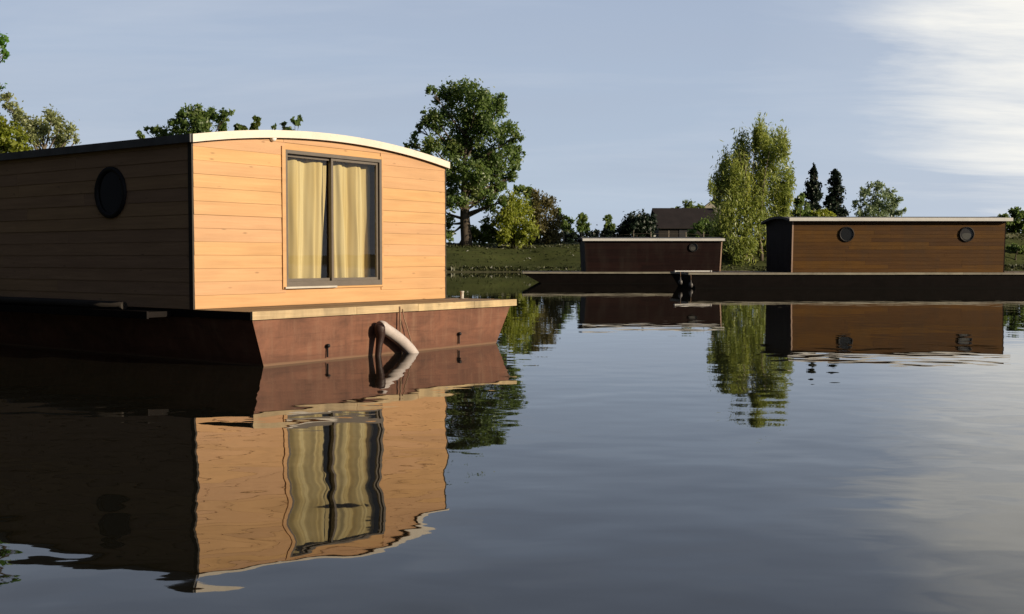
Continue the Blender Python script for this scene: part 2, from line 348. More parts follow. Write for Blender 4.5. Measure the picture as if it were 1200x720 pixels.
# ------------------------------------------------------------------ houseboats
def houseboat(loc, rz, label, W, L, zd, eave, rise, ext0, ext1, hull, wall_x, wall_y, roof_mat, fascia, edge_mat,
              hx=None, wx=None, dx=None, rake=0.05, over=.06, window=None, portholes=(), pr=.36, seed=1, tx=0.0, ty=0.0,
              side_fascia=None, corner=None, corner_rear=None, sf_mat='white', side_edge=None, tilt=0):
    rd = random.Random(seed)
    root = empty('houseboat', loc, rz, label, 'houseboat', 'houseboats moored on the still water')
    if tilt: root.rotation_euler = (tilt, 0, rz)
    hx = hx or (-.25, W+.25); wx = wx or (hx[0]+.2, hx[1]-.2); dx = dx or (hx[0]-.06, hx[1]+.06)
    ze = zd - .105
    def taper(q):
        k = max(0.0, q[2]-zd)
        return (W/2+(q[0]-W/2)*(1+tx*k), L/2+(q[1]-L/2)*(1+ty*k), q[2])
    xf = taper if (tx or ty) else None
    arch = lambda x: eave + rise*(1-((x-W/2)/(W/2+over))**2)
    # hull: flared sides, raked ends
    m = MB(); rings = []
    for (z, k) in ((ze, 0.0), (ze*.5, .5), (0.0, 1.0), (-.45, 1.35)):
        x0 = hx[0]+(wx[0]-hx[0])*k; x1 = hx[1]+(wx[1]-hx[1])*k
        rings.append([(x0, -ext0+rake*k, z), (x1, -ext0+rake*k, z), (x1, L+ext1-rake*k, z), (x0, L+ext1-rake*k, z)])
    vs = [p for r_ in rings for p in r_]; fs = [(0, 1, 2, 3)]
    for i in range(3):
        for k in range(4): fs.append((i*4+k, (i+1)*4+k, (i+1)*4+(k+1) % 4, i*4+(k+1) % 4))
    fs.append((15, 14, 13, 12)); m.add(vs, fs)
    hl = m.build('hull', M[hull], root, recalc=True)
    # deck boards run across the boat; under the cabin a plain floor
    m = MB(); y = -ext0+.004
    while y < L+ext1-.1:
        w = .14
        if y+w < 0 or y > L:
            m.box(dx[0]+.03, dx[1]-.03, y, y+w-.008-rd.random()*.006, zd-.035, zd-.002+rd.uniform(-.003, .002))
        y += w
    m.box(min(dx[0]+.03, 0), max(dx[1]-.03, W), 0, L, zd-.04, zd-.004); m.box(hx[0]+.05, hx[1]-.05, -ext0+.08, L+ext1-.08, ze+.002, zd-.045)
    m.build('deck', M['deckwood'], root)
    m = MB(); cuts = [dx[0]-.002] + [dx[0]+(dx[1]-dx[0])*q for q in (.33, .56, .8)] + [dx[1]+.002]
    for a, b in zip(cuts[:-1], cuts[1:]):
        j = rd.uniform(-.004, .004); m.box(a+.003, b-.003, -ext0-.04, -ext0, ze+j, zd+.003+j)
    m.build('deck_edge', M[edge_mat], root)
    for xs in (dx[0]+.028, dx[1]):
        ms = MB(); yy = -ext0
        while yy < L+ext1:
            y2 = min(yy+rd.uniform(2.6, 3.6), L+ext1); j = rd.uniform(-.004, .004)
            ms.box(xs-.03, xs, yy+.003, y2-.003, ze+j+.004, zd+j); yy = y2
        ms.build('rubbing_strake' if side_edge else 'deck_edge', M[side_edge or edge_mat], root)
    m = MB(); m.box(dx[0], dx[1], L+ext1, L+ext1+.03, ze, zd); m.build('deck_edge', M[edge_mat], root)
    # cladding
    rows = []; z = zd+.006
    while z < eave+rise:
        h = .183; rows.append((z, z+h-rd.choice((.002, .003, .004, .006)))); z += h
    def clad_front(m, ysign, y0):
        for (z0, z1) in rows:
            spans = [(0.0, W)]
            if window and ysign < 0:
                wx0, wx1, wz0, wz1 = window
                if z1 > wz0 and z0 < wz1: spans = [(0.0, wx0), (wx1, W)]
                cutz = (wz0, wz1)
            pieces = []
            for a, b in spans:
                if b-a > 3 and rd.random() < .55:
                    c = a+(b-a)*rd.uniform(.3, .7); pieces += [(a, c-.002), (c+.002, b)]
                else: pieces.append((a, b))
            for a, b in pieces:
                n = 10; xs = [a+(b-a)*i/n for i in range(n+1)]
                zt = [min(z1, arch(x)) for x in xs]
                run = [i for i in range(n+1) if zt[i] > z0+.002]
                if len(run) < 2: continue
                xs = [xs[i] for i in run]; zt = [zt[i] for i in run]; n2 = len(xs)
                jit = rd.uniform(-.002, .002)
                f_ = [(x, y0+ysign*(.013+jit), z0) for x in xs] + [(x, y0+ysign*(.009+jit), q) for x, q in zip(xs, zt)]
                bk = [(x, y0, z0) for x in xs] + [(x, y0, q) for x, q in zip(xs, zt)]
                o = 2*n2; fs = []
                for i in range(n2-1):
                    fs += [(i, i+1, n2+i+1, n2+i), (o+i+1, o+i, o+n2+i, o+n2+i+1), (i+1, i, o+i, o+i+1), (n2+i, n2+i+1, o+n2+i+1, o+n2+i)]
                fs += [(0, n2, o+n2, o), (n2-1, o+n2-1, o+2*n2-1, 2*n2-1)]
                if ysign > 0: fs = [q[::-1] for q in fs]
                m.add(f_+bk, fs)
        # backing sheet with the same opening
        n = 24
        segs = [(0.0, W)] if not (window and ysign < 0) else [(0.0, window[0]), (window[1], W)]
        yb0, yb1 = (y0+.001, y0+.045) if ysign < 0 else (y0-.045, y0-.001)
        def sheet(xa, xb, za, zfun):
            n = 12; xs = [xa+(xb-xa)*i/n for i in range(n+1)]
            vs = [(x, y_, zz) for y_ in (yb0, yb1) for x in xs for zz in (za, zfun(x))]
            fs = []; k = 2*(n+1)
            for i in range(n):
                a_ = 2*i; fs += [(a_, a_+2, a_+3, a_+1), (k+a_+2, k+a_, k+a_+1, k+a_+3), (a_+1, a_+3, k+a_+3, k+a_+1), (a_+2, a_, k+a_, k+a_+2)]
            fs += [(0, 1, k+1, k), (2*n+1, 2*n, k+2*n, k+2*n+1)]
            m.add(vs, fs)
        if len(segs) == 1: sheet(0, W, zd, lambda x: arch(x)-.003)
        else:
            wx0, wx1, wz0, wz1 = window
            sheet(0, wx0, zd, lambda x: arch(x)-.003); sheet(wx1, W, zd, lambda x: arch(x)-.003)
            sheet(wx0+.001, wx1-.001, zd, lambda x: wz0); sheet(wx0+.001, wx1-.001, wz1, lambda x: arch(x)-.003)
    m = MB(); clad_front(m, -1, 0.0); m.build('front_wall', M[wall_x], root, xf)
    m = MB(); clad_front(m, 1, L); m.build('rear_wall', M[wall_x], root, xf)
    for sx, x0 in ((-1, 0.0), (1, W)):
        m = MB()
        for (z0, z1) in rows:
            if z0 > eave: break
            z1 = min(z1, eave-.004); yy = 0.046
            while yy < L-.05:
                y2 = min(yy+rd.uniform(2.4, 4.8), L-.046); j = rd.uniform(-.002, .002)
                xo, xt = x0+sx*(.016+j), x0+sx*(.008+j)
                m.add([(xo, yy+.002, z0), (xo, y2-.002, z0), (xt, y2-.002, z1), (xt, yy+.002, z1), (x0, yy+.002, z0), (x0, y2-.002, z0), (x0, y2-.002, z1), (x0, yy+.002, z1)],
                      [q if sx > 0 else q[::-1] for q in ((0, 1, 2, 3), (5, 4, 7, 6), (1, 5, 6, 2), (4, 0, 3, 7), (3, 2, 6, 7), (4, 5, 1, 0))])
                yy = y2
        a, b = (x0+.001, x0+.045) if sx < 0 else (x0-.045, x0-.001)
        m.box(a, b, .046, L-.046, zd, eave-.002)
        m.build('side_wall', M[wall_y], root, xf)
        m = MB(); a, b = (x0-.024, x0-.001) if sx < 0 else (x0+.001, x0+.024)
        if sx > 0 or not window:
            m.box(a, b, -.018, .045, zd+.001, eave-.006)
        else: m.box(a, b, -.006, .075, zd+.001, eave-.006)
        m.build('corner_trim', M[corner or wall_x], root, xf)
        if corner_rear:
            m = MB(); m.box(a, b, L-.05, L+.018, zd+.001, eave-.006); m.build('corner_trim', M[corner_rear], root, xf)
    # roof: shallow arch
    n = 28; th = .085
    xs = [-over+(W+2*over)*i/n for i in range(n+1)]
    m = MB(); ya, yb = -over, L+over
    vs = [(x, y_, arch(x)+d_) for y_ in (ya, yb) for x in xs for d_ in (0.002, th)]
    k = 2*(n+1); fs = []
    for i in range(n):
        a_ = 2*i; fs += [(a_, a_+2, a_+3, a_+1), (k+a_+2, k+a_, k+a_+1, k+a_+3), (a_+1, a_+3, k+a_+3, k+a_+1), (a_+2, a_, k+a_, k+a_+2)]
    fs += [(0, 1, k+1, k), (2*n+1, 2*n, k+2*n, k+2*n+1)]
    m.add(vs, fs); rf = m.build('roof', M[roof_mat], root, xf)
    for y0, y1 in ((ya-.028, ya-.001), (yb+.001, yb+.028)):
        m = MB(); vs = [(x, y_, arch(x)+d_) for y_ in (y0, y1) for x in xs for d_ in (-.012, th+.012)]
        m.add(vs, fs); m.build('fascia', M[fascia], rf, xf)
    if side_fascia:
        for sx, x0 in ((-1, -over), (1, W+over)):
            m = MB(); a, b = (x0-.03, x0-.001) if sx < 0 else (x0+.001, x0+.03)
            m.box(a, b, ya, yb, eave-.01, eave+side_fascia); m.build('eave_trim', M[sf_mat], rf, xf)
    # sliding window
    if window:
        wx0, wx1, wz0, wz1 = window; xm = wx0+(wx1-wx0)*.475
        win = MB()
        t_ = .05
        for b_ in ((wx0, wx1, wz0, wz0+t_+.03), (wx0, wx1, wz1-t_, wz1), (wx0, wx0+t_*.7, wz0+t_+.03, wz1-t_), (wx1-t_, wx1, wz0+t_+.03, wz1-t_)):
            win.box(b_[0], b_[1], -.030, .075, b_[2], b_[3])
        wo = win.build('window', M['alu'], root)
        tr = MB()
        tr.box(wx0-.07, wx0-.002, -.030, -.017, wz0-.03, wz1+.05); tr.box(wx1+.002, wx1+.035, -.030, -.017, wz0-.03, wz1+.05)
        tr.box(wx0-.002, wx1+.002, -.028, -.017, wz1+.002, wz1+.05); tr.box(wx0-.002, wx1+.002, -.028, -.017, wz0-.03, wz0-.002)
        tr.build('window_trim', M[wall_x], wo)
        sl = MB(); sl.box(wx0-.05, xm+.03, -.062, -.031, wz0-.022, wz0+.006); sl.build('sill', M['alu_light'], wo)
        for (a, b, yo) in ((wx0+.036, xm+.03, .040), (xm-.02, wx1-.051, .002)):
            s = MB(); q = .042; za, zb = wz0+t_+.031, wz1-t_-.001
            s.box(a, b, yo, yo+.032, za, za+q); s.box(a, b, yo, yo+.032, zb-q, zb)
            s.box(a, a+q, yo, yo+.032, za+q, zb-q); s.box(b-q, b, yo, yo+.032, za+q, zb-q)
            so = s.build('sash', M['alu'], wo)
            g = MB(); g.add([(a+q, yo+.016, za+q), (b-q, yo+.016, za+q), (b-q, yo+.016, zb-q), (a+q, yo+.016, zb-q)], [(0, 1, 2, 3)])
            g.build('pane', M['glass'], wo)
        lm = MB(); lm.ring([(0, -.075), (.028, -.073), (.045, -.055), (.05, -.03), (.05, -.017)], (wx0-.24, 0, eave+rise*.72), (0, 1, 0), 16)
        lm.build('lamp', M['white'], root)
    # portholes
    for (side, y, z, matn) in portholes:
        sx, x0 = (-1, 0.0) if side < 0 else (1, W)
        m = MB(); m.ring([(pr*.80, .014), (pr*.80, .035), (pr*.84, .058), (pr*.95, .062), (pr, .048), (pr, .016)], (x0, y, z), (sx, 0, 0), 40)
        for k in range(8):
            a = 2*math.pi*k/8+.2
            m.ring([(0, .070), (.016, .068), (.018, .058)], (x0, y+pr*.9*math.cos(a), z+pr*.9*math.sin(a)), (sx, 0, 0), 8)
        po = m.build('porthole', M['blackmetal'], root, xf, recalc=True)
        g = MB(); g.ring([(pr*.81, .024), (pr*.5, .024), (.001, .024)], (x0, y, z), (sx, 0, 0), 40)
        g.build('porthole_glass', M[matn], po, xf)
        b = MB(); b.ring([(pr*.82, .019), (.001, .019)], (x0, y, z), (sx, 0, 0), 32); b.build('backing', M['dark_in'], po, xf)  # dark disc stands in for the unlit cabin behind the glass
        if matn == 'glass_pale':
            b = MB(); q = [(x0+sx*.0215, y+pr*.62*math.cos(a), z-pr*.05+pr*.62*math.sin(a)*(1 if math.sin(a) < 0 else .35)) for a in np.linspace(0, 2*math.pi, 29)[:-1]]
            b.add(q, [tuple(range(28))]); b.build('blind', M['blind_cloth'], po, xf)
    return root

A = np.array([-4.2914, 15.0277, 0.0]); U = np.array([.59161, .80622, 0]); VV = np.array([-.80622, .59161, 0])
RZ = math.atan2(U[1], U[0])
def nb(x, y, z): return A + U*x + VV*y + np.array([0, 0, z])   # a point in the near boat's own frame
M['glass_pale'] = glass_mat('pale_porthole_glass', (.9, .9, .88))
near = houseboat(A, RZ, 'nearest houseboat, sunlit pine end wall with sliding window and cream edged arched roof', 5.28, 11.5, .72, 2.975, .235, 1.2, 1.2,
    'hull_red', 'pine_x', 'pine_y_shaded', 'felt', 'cream', 'edgewood', hx=(-.03, 5.57), wx=(.18, 5.21), dx=(-.06, 5.70), rake=.03, over=.055,
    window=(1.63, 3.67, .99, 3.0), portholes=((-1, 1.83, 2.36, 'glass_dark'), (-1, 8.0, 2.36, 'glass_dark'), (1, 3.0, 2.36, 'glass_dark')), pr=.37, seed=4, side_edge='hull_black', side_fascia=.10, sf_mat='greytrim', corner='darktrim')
# extras that belong to the near boat
m = MB(); m.box(-.44, -.062, .42, 11.4, .615, .69); m.box(-.47, -.44, .40, 11.42, .60, .70); m.build('side_walkway', M['hull_black'], near)
for (x, z) in ((1.30, .205), (4.19, .215)):
    m = MB(); m.ring([(0, .0), (.018, .0), (.026, .010), (.026, .04)], (x, -1.240, z), (0, 1, 0), 14)
    m.box(x-.007, x+.007, -1.212, -1.19, z-.16, z-.022)
    m.build('drain', M['blackmetal'], near)

m = MB(); m.ring([(.0, .13), (.035, .13), (.04, .12), (.03, .10), (.03, .0), (.055, .0)], (5.45, -.25, .72), (0, 0, 1), 14); m.build('mooring_post', M['alu_light'], near)

# curtains: hang behind the panes
def curtain(x0, x1, z0, z1, label, ph, pinch):
    m = MB(); n, k = 70, 16; vs = []
    for j in range(k+1):
        q = j/k; z = z0+(z1-z0)*q
        for i in range(n+1):
            s = i/n
            a0 = x0 + pinch[0]*(1-q); a1 = x1 - pinch[1]*(1-q)
            fold = .060*math.sin(s*2*math.pi*2.15+ph+.3*q)+.020*math.sin(s*2*math.pi*5.3+ph*2+1.2*q)+.008*math.sin(s*2*math.pi*11+ph)
            fold *= .55+.45*(1-q)
            vs.append((a0+(a1-a0)*s+.008*math.sin(9*q+s*20), .165+fold, z+.006*math.sin(s*31+ph)))
    fs = [(j*(n+1)+i, j*(n+1)+i+1, (j+1)*(n+1)+i+1, (j+1)*(n+1)+i) for j in range(k) for i in range(n)]
    m.add(vs, fs, True)
    o = m.build('curtain', M['cloth']); o.location = tuple(A); o.rotation_euler = (0, 0, RZ)
    return tag(o, label, 'curtain', 'curtains in the sliding window')
curtain(1.66, 2.67, 1.07, 2.95, 'cream curtain in the window half nearer the dark shaded side wall', .4, (.0, .10))
curtain(2.76, 3.60, 1.07, 2.95, 'cream curtain in the window half nearer the far end of the sunlit wall', 2.3, (.03, .0))

# bent fender and its ropes at the near hull
fe = empty('fender', nb(2.55, -1.312, 0), RZ, 'bent pale plastic tube fender dipping into the water at the red hull', 'fender')
def arc(p0, p1, p2, n=10):
    p0, p1, p2 = map(np.array, (p0, p1, p2)); return [(1-t)**2*p0+2*t*(1-t)*p1+t*t*p2 for t in np.linspace(0, 1, n)]
top = arc((-.30, 0, .30), (-.345, 0, .50), (-.20, 0, .385), 9)
m = MB(); pts = top[4:] + [np.array(q) for q in ((-.05, 0, .31), (.10, 0, .225), (.22, 0, .145), (.33, 0, .06), (.42, 0, -.03), (.50, 0, -.16))]
m.tube(pts, [.088]*len(pts), 16); m.build('sleeve', M['pvc'], fe)
m = MB(); pts = [np.array(q) for q in ((-.345, .02, -.35), (-.34, .02, -.05), (-.32, .01, .15))] + top[:5]
m.tube(pts, [.042, .044, .050, .064, .078, .082, .084, .085], 16); m.build('dark_leg', M['leg_dark'], fe)  # other leg of the tube, coloured dark red brown
def hang(pts, r, name, label):
    root = nb(*pts[0]); m = MB(); P = [nb(*q)-root for q in pts]
    m.tube(P, r, 6); o = m.build(name, M['rope']); o.location = tuple(root)
    return tag(o, label, 'rope', 'ropes hanging down to the bent fender')
hang([(2.74, -1.246, .70), (2.745, -1.25, .5), (2.75, -1.25, .3), (2.77, -1.255, .12), (2.78, -1.26, -.1)], .014, 'rope', 'thick dark rope hanging straight down behind the bent fender')
hang([(2.80, -1.246, .66), (2.83, -1.25, .52), (2.91, -1.255, .34), (2.97, -1.26, .18), (3.05, -1.262, .04), (3.07, -1.262, -.1)], .009, 'rope', 'thin paler rope slanting down to the pale end of the bent fender')
m = MB(); P = [(-.30, 1.15, .755), (-.285, 3.0, .76), (-.30, 5.5, .757), (-.28, 8.2, .76)]
m.tube([np.array(p)-np.array(P[0]) for p in P], [.055, .06, .064, .066], 12)
o = m.build('wooden_pole', M['pole']); o.location = tuple(nb(*P[0])); o.rotation_euler = (0, 0, RZ)
tag(o, 'long dark pole lying along the shaded side walkway of the nearest houseboat', 'pole')

# the two boats moored further off
Wr = 4.75
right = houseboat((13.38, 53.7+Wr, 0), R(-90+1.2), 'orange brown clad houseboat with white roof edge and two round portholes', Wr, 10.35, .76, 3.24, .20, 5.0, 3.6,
    'hull_black', 'mahog_x', 'cedar_y', 'felt', 'felt', 'edge_grey', hx=(-.3, Wr+.3), rake=.35, over=.22, portholes=((1, 2.62, 2.60, 'glass_dark'), (1, 8.45, 2.60, 'glass_pale')), pr=.37, seed=9,  # end walls in near-black cladding: their shade put into the colour
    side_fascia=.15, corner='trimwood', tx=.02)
Wm = 4.6
mid = houseboat((4.27, 64+Wm, 0), R(-90), 'low dark red brown houseboat with one thin white roof line and raked bow', Wm, 7.7, .68, 2.46, .16, 3.62, 2.6,
    'hull_black', 'mahog_x', 'mahog_y', 'felt', 'felt', 'edge_grey', hx=(-.3, Wm+.3), rake=1.05, over=.12, portholes=((1, 6.1, 2.08, 'glass_pale'),), pr=.26, seed=21,
    side_fascia=.13, corner_rear='trimwood', ty=.014)
# gear on the orange-brown boat's bow
m = MB(); m.box(-.9, .9, -.12, .12, 0, .05); m.box(-.9, -.86, -.14, .14, -.02, .06); m.box(.86, .9, -.14, .14, -.02, .06)
o = m.build('gangplank', M['white']); o.location = (8.75, 53.85, .80); o.rotation_euler = (0, 0, R(3))
tag(o, 'white board lying on the bow of the orange brown houseboat', 'plank')
for (dx_, dz_, lab) in ((8.05, .30, 'higher grey ball fender hanging at the bow of the orange brown houseboat'), (8.55, .16, 'lower grey ball fender near the waterline at the bow of the orange brown houseboat')):
    fo = empty('ball_fender', (dx_, 53.18, dz_), 0, lab, 'fender', 'ball fenders at the bow')
    m = MB(); m.ring([(0, -.13), (.05, -.115), (.09, -.07), (.105, 0), (.09, .07), (.05, .115), (.03, .14), (.026, .25), (0, .25)], (0, 0, 0), (0, 0, 1), 18); m.build('ball', M['fender_grey'], fo)
    m = MB(); m.tube([(0, 0, .25), (0, .0, .42), (.0, .06, .50)], .012, 6); m.build('line', M['rope'], fo)

# ------------------------------------------------------------------ trees
def leaves(blobs, n, size, clump=.34, flat=1.0, up=0.0, spread=1.0, seed=0, dens=.5, aspect=1.0):
    """leaf faces gathered in sprays inside the given volumes -> verts, quads, tint"""
    g = np.random.default_rng(seed)
    vol = np.array([b[3]*b[4]*b[4] for b in blobs])**.72; vol /= vol.sum()
    cen, tint, out = [], [], []
    for b, q in zip(blobs, vol):
        c = np.array(b[:3]); rx, rz = b[3], b[4]; k = max(6, int(n*q)); nc = max(4, int(k/38))
        d = g.normal(size=(nc, 3)); d /= np.linalg.norm(d, axis=1)[:, None]
        rad = g.random(nc)**dens
        cc = d*rad[:, None]*np.array([rx, rx, rz]); 
        ct = g.random(nc); cw = (g.random(nc) < .28)*g.random(nc)
        idx = g.integers(0, nc, k)
        s = clump*np.array([rx, rx, rz*(1.0+up)])*(.6+.8*g.random((k, 1)))
        off = g.normal(size=(k, 3))*s*.55
        P = c + cc[idx] + off
        cen.append(P); out.append(d[idx]); tint.append(np.stack([np.clip(ct[idx]*.7+g.random(k)*.45-.07, 0, 1), np.clip(cw[idx], 0, 1), g.random(k), np.ones(k)], -1))
    P = np.concatenate(cen); D = np.concatenate(out); T = np.concatenate(tint); N = len(P)
    nrm = g.normal(size=(N, 3)) + .7*D + np.array([0, 0, .35]); nrm /= np.linalg.norm(nrm, axis=1)[:, None]
    r = g.normal(size=(N, 3)) + np.array([0, 0, up*1.6]); a = r - nrm*(r*nrm).sum(1)[:, None]; a /= np.linalg.norm(a, axis=1)[:, None]
    b = np.cross(nrm, a)
    s = size*(.55+.9*g.random((N, 1)))
    a = a*s*(1+up*.8); b = b*s*.62*aspect
    V = np.stack([P-a, P+b*.9-a*.1, P+a, P-b*.9+a*.15], 1).reshape(-1, 3)
    Fq = np.arange(4*N).reshape(-1, 4)
    return V, Fq, np.repeat(T, 4, 0)
def tree(name, label, cat, Y, basepx, blobs_px, n, size, leaf, trunk_r=.2, bark='bark', group=None, clump=.34, up=0.0, dens=.5, seed=1, thick=.8, stems=1, limb=1.0, sink=.25, aspect=1.0, baseY=None):
    rd = random.Random(seed); g = np.random.default_rng(seed+100)
    sc = Y/F
    bx = place(basepx[0], basepx[1] if basepx[1] else 290, baseY or Y)
    gz = float(ground_z(bx[0], bx[1]))
    base = np.array([bx[0], bx[1], gz-.05])
    root = empty(name, base, 0, label, cat, group)
    blobs = []
    cxm = np.mean([b[0] for b in blobs_px])
    for b in blobs_px:
        rx = b[2]*sc; rz = (b[3] if len(b) > 3 else b[2])*sc
        p = place(b[0], b[1], Y + rd.uniform(-1, 1)*thick*max(1.0, 18*sc))
        blobs.append((*(p-base), rx, rz))
    V, Fq, T = leaves(blobs, n, size, clump, up=up, seed=seed, dens=dens, aspect=aspect)
    np_mesh('crown', V, Fq, M[leaf], root, False, T)
    m = MB()
    topz = max(b[2] for b in blobs); cx = np.mean([b[0] for b in blobs]); cy = np.mean([b[1] for b in blobs])
    for s in range(stems):
        o = np.array([rd.uniform(-1, 1), rd.uniform(-1, 1), 0])*(0 if stems == 1 else trunk_r*3.0*stems*.5)
        lean = np.array([cx*.5, cy*.5, 0]) + o*1.6
        ax = [o + np.array([0, 0, -sink])] + [o*(1-q)+lean*q*q*1.0 + np.array([rd.uniform(-.5, .5)*trunk_r, rd.uniform(-.5, .5)*trunk_r, topz*.86*q]) for q in (.05, .2, .4, .6, .8, 1)]
        rr = [trunk_r*q for q in (1.45, 1.12, .95, .74, .5, .3, .12)]
        m.tube(ax, rr, 9)
        for i, b in enumerate(blobs):
            if stems > 1 and i % stems != s: continue
            tgt = np.array(b[:3]); q = min(.85, max(.18, (tgt[2]*.72)/(topz*.86+1e-6)))
            seg = q*5+1; k = max(1, min(5, int(seg))); fr = min(1, max(0, seg-k)); st = ax[k]*(1-fr)+ax[k+1]*fr if k+1 < len(ax) else ax[-1]
            mid_ = st*.45+tgt*.55+np.array([0, 0, -.10*np.linalg.norm(tgt-st)])+g.normal(size=3)*.06*np.linalg.norm(tgt-st)
            r0 = trunk_r*.38*limb*(1.1-q*.6)
            m.tube(arc(st, mid_, tgt, 7), [r0*(1-.82*t) for t in np.linspace(0, 1, 7)], 6, cap=False)
            for _ in range(4):
                d = g.normal(size=3); d /= np.linalg.norm(d); e = tgt + d*np.array([b[3], b[3], b[4]])*.9; s0 = mid_*.4+tgt*.6
                m.tube([s0, (s0+e)/2+g.normal(size=3)*.05*b[3], e], [r0*.32, r0*.2, r0*.06], 5, cap=False)
    m.build('trunk', M[bark], root)
    return root

G_bank = 'trees and bushes along the far bank'
tree('broadleaf_tree', 'tall dark green broadleaf tree with bare lower trunk on the far bank', 'tree', 131, (544, 288),
     [(534,236,13),(553,222,13),(575,190,14),(540,113,17),(521,113,13),(507,107,7),(560,114,15),(575,128,17),(587,121,10),(497,140,8),(491,152,6),(514,138,17),(545,140,21),(570,150,19),(595,156,14),(606,160,7),(608,176,8),(604,190,9),(590,180,15),(560,176,20),(531,170,19),(505,168,12),(483,167,9),(497,188,12),(525,200,17),(556,206,18),(581,206,14),(527,226,12),(566,230,14),(586,222,9),(515,245,11),(573,243,9),(513,215,10),(523,262,9),(527,275,8),(600,206,9),(575,222,12),(590,236,8)],
     30000, .19, 'leaf_dark', .62, 'bark', G_bank, clump=.36, seed=3, thick=1.3, dens=.42)
tree('willow_tree', 'bright yellow green willow with feathery upright shoots between two far houseboats', 'tree', 127, (880, 314),
     [(893,160,10,16),(886,166,8,18),(898,168,8,16),(871,178,9,18),(866,190,9,16),(912,166,10,16),(919,176,8,14),(905,188,11,20),(850,200,10,18),(842,216,9,16),(843,230,9,16),(857,212,10,22),(926,215,7,16),(868,215,15,30),(892,212,16,34),(915,222,12,28),(835,218,5,10),(858,250,20,26),(888,252,22,28),(914,256,13,24),(846,272,15,20),(870,285,19,20),(899,285,17,20),(923,243,7,20),(912,282,12,18)],
     31000, .155, 'leaf_willow', .17, 'bark_pale', G_bank, clump=.40, up=.9, seed=5, stems=5, thick=1.0, dens=.5, aspect=.7)
tree('bush', 'low deep green bush beside the trunk of the tall broadleaf tree', 'bush', 133, (562, 286), [(557,272,11),(572,266,11),(550,277,8),(580,275,10),(566,280,9),(588,281,8)], 2200, .2, 'leaf_mid', .1, 'bark', G_bank, seed=7)
tree('bush', 'yellow green bush between the tall broadleaf tree and a bronze bush', 'bush', 131, (602, 286), [(600,240,13),(612,248,14),(592,256,15),(606,266,16),(590,272,12),(618,268,12),(598,281,9),(612,281,9)], 7000, .15, 'leaf_yellow', .12, 'bark', G_bank, seed=8, up=.4, stems=2)
tree('bush', 'bronze brown leaved bush beside the yellow green bush', 'bush', 135, (638, 286), [(628,232,10),(642,238,12),(634,250,15),(650,256,11),(630,266,13),(646,270,13),(626,281,8),(640,281,9),(652,280,8)], 6500, .15, 'leaf_brown', .12, 'bark', G_bank, seed=9, stems=2)
tree('bush', 'dark green bush peeking out behind the tops of the bronze bush', 'bush', 142, (622, 286), [(607,222,7),(620,226,8),(655,252,6),(660,262,6),(625,240,9)], 2200, .2, 'leaf_dark', .12, 'bark', G_bank, seed=10)
for i, (px, py, r_, lab) in enumerate(((665, 260, 7, 'small blue green tree next to the bronze bush, behind the hedge'), (683, 256, 6, 'small round tree in the middle of the hedge top'), (713, 258, 5, 'thin small tree above the hedge beside the dark rounded bush'))):
    tree('small_tree', lab, 'tree', 185, (px, 286), [(px, py, r_), (px-3, py+8, r_), (px+3, py+10, r_), (px, py-4, r_*.6), (px, py+16, r_)], 1300, .24, 'leaf_dark', .12, 'bark', 'small trees behind the hedge', seed=20+i)
tree('hedge', 'long dark hedge running along the top of the far bank', 'hedge', 165, (694, 288), [(571+k*9, 276+(k % 3), 9, 8) for k in range(21)] + [(574+k*9, 284, 9, 7) for k in range(21)] + [(565+k*9, 291, 9, 7) for k in range(22)], 10000, .26, 'leaf_conifer', .1, 'bark', G_bank, seed=31)
tree('bush', 'dark rounded bush beside the brown barn', 'bush', 150, (746, 288), [(745,262,14),(733,268,10),(757,260,11),(746,274,14),(729,276,8),(760,272,9)], 5000, .22, 'leaf_conifer', .15, 'bark', G_bank, seed=32)
tree('broadleaf_tree', 'mid green tree rising behind the roof of the brown barn', 'tree', 215, (807, 288), [(805,246,10),(794,250,9),(818,250,10),(806,256,12),(826,258,8)], 3000, .3, 'leaf_mid', .25, 'bark', G_bank, seed=33)
tree('bush', 'dark bush in front of the brown barn, left of the willow', 'bush', 152, (826, 288), [(818,268,8),(828,264,9),(838,268,9),(812,275,7),(832,276,9),(846,272,7)], 3000, .2, 'leaf_dark', .1, 'bark', G_bank, seed=60)
tree('bush', 'dark bush between the willow and the slim conifers', 'bush', 160, (937, 288), [(936,238,7),(941,232,5),(934,248,8),(943,250,8),(937,262,10)], 2400, .22, 'leaf_dark', .15, 'bark', G_bank, seed=34)
tree('bush', 'small yellow green bush at the foot of the slim conifers', 'bush', 150, (962, 288), [(955,251,5),(965,248,5),(960,256,9),(972,256,7)], 1600, .2, 'leaf_yellow', .1, 'bark', G_bank, seed=35)
tree('conifer_tree', 'slim pointed dark conifer nearer the willow', 'tree', 172, (953, 288), [(954,198,2.4,5),(953,206,5,7),(953,217,8,8),(952,230,10,9),(953,244,11,9),(953,260,12,10)], 6000, .24, 'leaf_conifer', .22, 'bark', 'pair of slim conifers', seed=36, thick=.2)
tree('conifer_tree', 'slim dark conifer with a blunt rounded top nearer the pale round tree', 'tree', 172, (979, 288), [(979,204,6,5),(979,213,7,7),(981,224,9,7),(978,236,11,8),(979,250,12,9),(979,264,12,9)], 6000, .24, 'leaf_conifer', .22, 'bark', 'pair of slim conifers', seed=37, thick=.3)
tree('broadleaf_tree', 'pale green round crowned tree behind the orange brown houseboat roof', 'tree', 165, (1029, 288), [(1026,219,9),(1013,228,8),(1040,226,8),(1050,238,8),(1006,240,8),(1028,236,13),(1042,246,11),(1014,250,12),(1054,248,6),(1030,258,14)], 5200, .19, 'leaf_pale', .3, 'bark', G_bank, seed=38, dens=.4)
